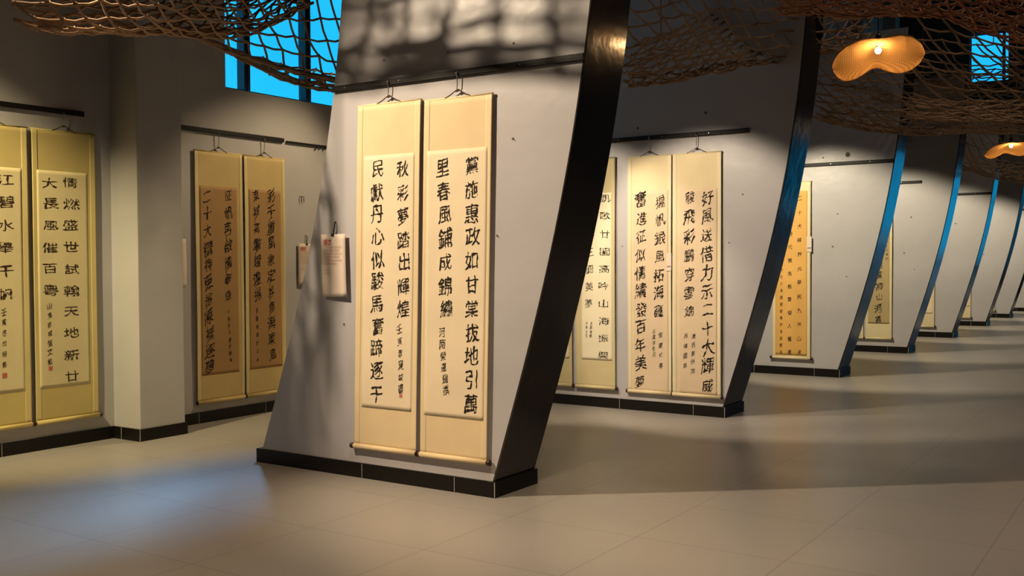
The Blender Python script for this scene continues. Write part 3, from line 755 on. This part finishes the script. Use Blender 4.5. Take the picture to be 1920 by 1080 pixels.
# ------------------------------------------------------------------ draped fishing nets
NETS={
'A':[[(-5.45,3.16,3.24),(-5.34,3.48,3.31),(-5.3,3.99,3.43),(-5.3,4.48,3.56),(-5.31,4.95,3.72),(-5.22,5.38,3.93)],[(-5.53,3.22,2.92),(-5.43,3.53,2.96),(-5.38,4.04,3.05),(-5.45,4.6,3.17),(-5.46,5.08,3.33),(-5.45,5.58,3.61)],[(-5.61,3.28,2.83),(-5.52,3.58,2.83),(-5.55,4.17,2.93),(-5.61,4.73,3.04),(-5.59,5.23,3.22),(-5.61,5.71,3.47)],[(-5.8,3.4,2.96),(-5.8,3.77,2.98),(-5.81,4.36,3.08),(-5.85,4.94,3.18),(-5.82,5.44,3.34),(-5.83,5.93,3.59)],[(-6.18,3.65,3.33),(-6.26,4.07,3.41),(-6.24,4.69,3.51),(-6.26,5.28,3.65),(-6.13,5.74,3.81),(-6.12,6.23,4.11)]],
'B':[[(-6.33,5.0,3.67),(-6.19,5.33,3.73),(-6.07,5.66,3.83),(-6.01,6.06,3.96),(-5.85,6.53,4.09)],[(-6.48,5.13,3.36),(-6.33,5.47,3.34),(-6.21,5.78,3.37),(-6.14,6.19,3.41),(-5.97,6.67,3.46)],[(-6.54,5.2,3.28),(-6.42,5.52,3.21),(-6.32,5.88,3.15),(-6.21,6.26,3.12),(-6.06,6.84,3.12)],[(-6.52,5.21,3.25),(-6.44,5.51,3.17),(-6.32,5.82,3.04),(-6.21,6.19,2.95),(-6.0,6.75,2.92)],[(-6.67,5.36,3.35),(-6.64,5.74,3.26),(-6.59,6.13,3.2),(-6.43,6.48,3.14),(-6.2,6.99,3.16)]],
'C':[[(-3.33,6.15,3.53),(-3.2,6.72,3.69),(-3.08,7.4,3.84),(-2.91,8.12,3.99),(-2.66,8.89,4.14),(-2.38,9.56,4.25)],[(-3.4,6.44,3.09),(-3.29,7.0,3.22),(-3.19,7.67,3.42),(-3.01,8.4,3.58),(-2.71,9.08,3.7),(-2.45,9.86,3.84)],[(-3.49,6.73,2.78),(-3.39,7.16,2.82),(-3.26,7.85,2.99),(-3.07,8.58,3.19),(-2.8,9.37,3.37),(-2.52,10.16,3.51)],[(-3.71,7.2,2.98),(-3.59,7.64,3.07),(-3.46,8.33,3.26),(-3.25,9.08,3.46),(-2.95,9.88,3.61),(-2.62,10.58,3.75)],[(-3.95,7.77,3.27),(-3.85,8.2,3.47),(-3.7,8.91,3.78),(-3.43,9.58,4.08),(-3.08,10.3,4.29),(-2.73,11.01,4.51)]],
'D':[[(-2.08,5.89,3.35),(-1.79,6.2,3.38),(-1.49,6.52,3.41),(-1.2,6.95,3.47),(-0.78,7.48,3.5)],[(-2.11,6.09,3.04),(-1.84,6.39,3.08),(-1.54,6.72,3.09),(-1.24,7.16,3.12),(-0.8,7.69,3.09)],[(-2.13,6.2,2.99),(-1.87,6.49,3.01),(-1.56,6.82,3.04),(-1.25,7.26,3.04),(-0.8,7.8,2.86)],[(-2.19,6.41,3.1),(-1.93,6.7,3.11),(-1.61,7.03,3.14),(-1.29,7.48,3.16),(-0.83,8.03,3.05)],[(-2.3,6.83,3.45),(-2.05,7.11,3.48),(-1.71,7.46,3.51),(-1.37,7.92,3.52),(-0.88,8.49,3.46)]],
'E':[[(-1.9,8.66,3.56),(-1.64,8.82,3.47),(-1.41,9.1,3.41),(-0.97,9.38,3.28)],[(-1.94,8.86,3.17),(-1.68,9.03,3.15),(-1.44,9.31,3.14),(-0.99,9.6,3.05)],[(-2.04,9.14,2.91),(-1.74,9.34,2.86),(-1.48,9.63,2.85),(-1.02,9.93,2.81)],[(-2.17,9.53,2.76),(-1.81,9.76,2.71),(-1.55,10.06,2.71),(-1.06,10.38,2.7)],[(-2.38,10.24,3.04),(-1.95,10.52,2.99),(-1.67,10.83,3.0),(-1.15,11.18,3.05)]],
'F':[[(-3.12,9.77,3.66),(-2.84,10.2,3.71),(-2.56,10.74,3.72),(-2.17,11.36,3.73),(-1.27,12.32,3.73)],[(-3.15,10.1,3.2),(-2.87,10.52,3.18),(-2.58,11.07,3.17),(-2.22,11.67,3.22),(-1.3,12.65,3.32)],[(-3.17,10.43,2.94),(-2.93,10.95,2.87),(-2.58,11.54,2.83),(-2.25,12.12,2.87),(-1.34,13.09,2.96)],[(-3.28,11.09,3.15),(-3.05,11.6,3.09),(-2.74,12.28,3.09),(-2.39,12.88,3.11),(-1.42,13.88,3.21)],[(-3.5,12.16,3.78),(-3.27,12.68,3.77),(-2.93,13.39,3.84),(-2.54,14.0,3.89),(-1.55,15.03,3.94)]],
'G':[[(-3.72,15.63,4.03),(-3.3,16.51,3.95),(-2.98,17.32,3.95),(-2.56,18.19,3.93),(-1.9,19.24,4.01)],[(-3.69,15.87,3.51),(-3.33,16.7,3.41),(-3.01,17.52,3.34),(-2.59,18.39,3.26),(-1.91,19.44,3.22)],[(-3.67,16.11,3.17),(-3.39,17.01,3.06),(-3.06,17.83,2.93),(-2.63,18.71,2.79),(-1.93,19.77,2.68)],[(-3.86,17.32,3.59),(-3.57,18.11,3.46),(-3.25,18.92,3.35),(-2.79,19.82,3.21),(-2.05,20.91,3.11)]],
}

def crow(P, s):
    n = len(P) - 1; t = min(max(s, 0), .99999) * n; i = int(t); t -= i
    p0, p1, p2, p3 = P[max(i - 1, 0)], P[i], P[i + 1], P[min(i + 2, n)]
    return .5 * ((2 * p1) + (-p0 + p2) * t + (2 * p0 - 5 * p1 + 4 * p2 - p3) * t * t + (-p0 + 3 * p1 - 3 * p2 + p3) * t ** 3)
def net(key, cell, skew, label, r=.0085, amp=.035, tone=None, cords=(), ropes=()):
    A = [[np.array(p) for p in row] for row in NETS[key]]
    def P0(s, t):
        return crow([crow(row, s) for row in A], t)
    def table(fn):
        q = [fn(k / 60) for k in range(61)]; L = [0.0]
        for a, c in zip(q, q[1:]): L.append(L[-1] + float(np.linalg.norm(c - a)))
        return [x / L[-1] for x in L], L[-1]
    T, lt = table(lambda t: P0(.5, t)); S, ls = table(lambda s: P0(s, .5))
    G_ = [k / 60 for k in range(61)]
    def P(s, t):
        return P0(float(np.interp(s, S, G_)), float(np.interp(t, T, G_)))
    nt_, ns_ = max(4, int(round(lt / cell[1]))), max(4, int(round(ls / cell[0])))
    rnd = random.Random(sum(map(ord, key)))
    nodes = {}
    for j in range(nt_ + 1):
        for i in range(-nt_, ns_ + nt_ + 1):
            s = (i + skew * j) / ns_
            if s < -.001 or s > 1.001: continue
            p = P(s, j / nt_)
            q = noise.noise_vector(Vector(p) * 1.9 + Vector((3.1, 0, sum(map(ord, key)))))
            p = p + np.array(q) * amp + np.array([rnd.uniform(-1, 1) for _ in range(3)]) * .018
            nodes[i, j] = p
    mb = MB()
    def strand(seq):
        run = []
        for nd in seq + [None]:
            if nd is not None and nd in nodes: run.append(nd)
            else:
                if len(run) > 1:
                    pts = []
                    for a, c in zip(run, run[1:]):
                        pa, pc = nodes[a], nodes[c]; pts.append(pa)
                        pts.append((pa + pc) / 2 + np.array([0, 0, -.012]) + np.array([rnd.uniform(-1, 1) for _ in range(3)]) * .006)
                    pts.append(nodes[run[-1]])
                    mb.tube(pts, r, 5)
                run = []
    for j in range(nt_ + 1): strand([(i, j) for i in range(-nt_, ns_ + nt_ + 1)])
    for i in range(-nt_, ns_ + nt_ + 1): strand([(i, j) for j in range(nt_ + 1)])
    for p in nodes.values(): mb.knot(p, r * 2.0)
    o = mb.build('fishing_net', tone or M_ROPE, None, True)
    tag(o, label, 'net', 'fishing nets slung under the ceiling')
    if ropes:
        e = MB()
        for (t, rr) in ropes:
            e.tube([tuple(P(k / 40, t) + np.array(noise.noise_vector(Vector((k * .4, t * 9, 1)))) * .02) for k in range(41)], rr, 7)
        e.build('edge_rope', tone or M_ROPE, o, True)
    c = MB()
    for (s, t) in cords:
        p = P(s, t); c.tube([tuple(p), (p[0], p[1], (p[2] + ZC) / 2), (p[0], p[1], ZC)], .006, 6)
    if cords: c.build('suspension_cord', M_ROPE, o)
    return o
NETS['K'] = [[(-5.9, 2.9, 4.25), (-5.4, 3.0, 4.15), (-4.9, 3.1, 4.10), (-4.4, 3.0, 4.15), (-3.8, 2.9, 4.25)],
             [(-5.9, 3.3, 3.90), (-5.4, 3.4, 3.78), (-4.9, 3.45, 3.72), (-4.4, 3.4, 3.70), (-3.8, 3.3, 3.78)],
             [(-5.9, 3.4, 3.86), (-5.4, 3.5, 3.74), (-4.9, 3.55, 3.68), (-4.4, 3.5, 3.66), (-3.8, 3.4, 3.74)],
             [(-5.9, 3.8, 4.15), (-5.4, 3.9, 4.05), (-4.9, 3.95, 4.0), (-4.4, 3.9, 4.0), (-3.8, 3.8, 4.1)]]
net('A', (.165, .105), .55, 'brown fishing net slung across the top left corner, pale at its left end', ropes=((.50, .012),), cords=((.05, 0), (.95, 0)))
net('B', (.165, .13), .40, 'dark fishing net hanging in front of the blue window', ropes=((.60, .024), (.79, .018), (.70, .014)), r=.010, cords=((.3, 0), (.8, 0)))
net('C', (.21, .12), .6, 'brown fishing net between the nearest and second slanted panels, lit pale at its left tip', cords=((.12, .25), (.9, 0)))
net('D', (.15, .07), .5, 'net bundle along the top right with lamp glow in its reddish rope colour, above the nearer lamp', tone=M_ROPE_LAMPLIT, cords=((.2, 0), (.8, 0)))
net('E', (.24, .16), .7, 'loose wide-meshed net at the right, in front of the small high window', cords=((.5, 0),))
net('F', (.22, .12), .6, 'dark sagging net below and behind the nearer lamp', cords=((.1, 0), (.8, 0)))
net('G', (.26, .13), .6, 'farthest dark net hanging over the tops of the fifth and sixth panels', r=.009, cords=((.2, 0), (.8, 0)))
net('K', (.17, .15), .5, 'net slung high before the nearest slanted panel, seen by the shadow it casts', r=.011, ropes=((.5, .02), (.42, .014), (.58, .014)), cords=((.1, 0), (.9, 0)))
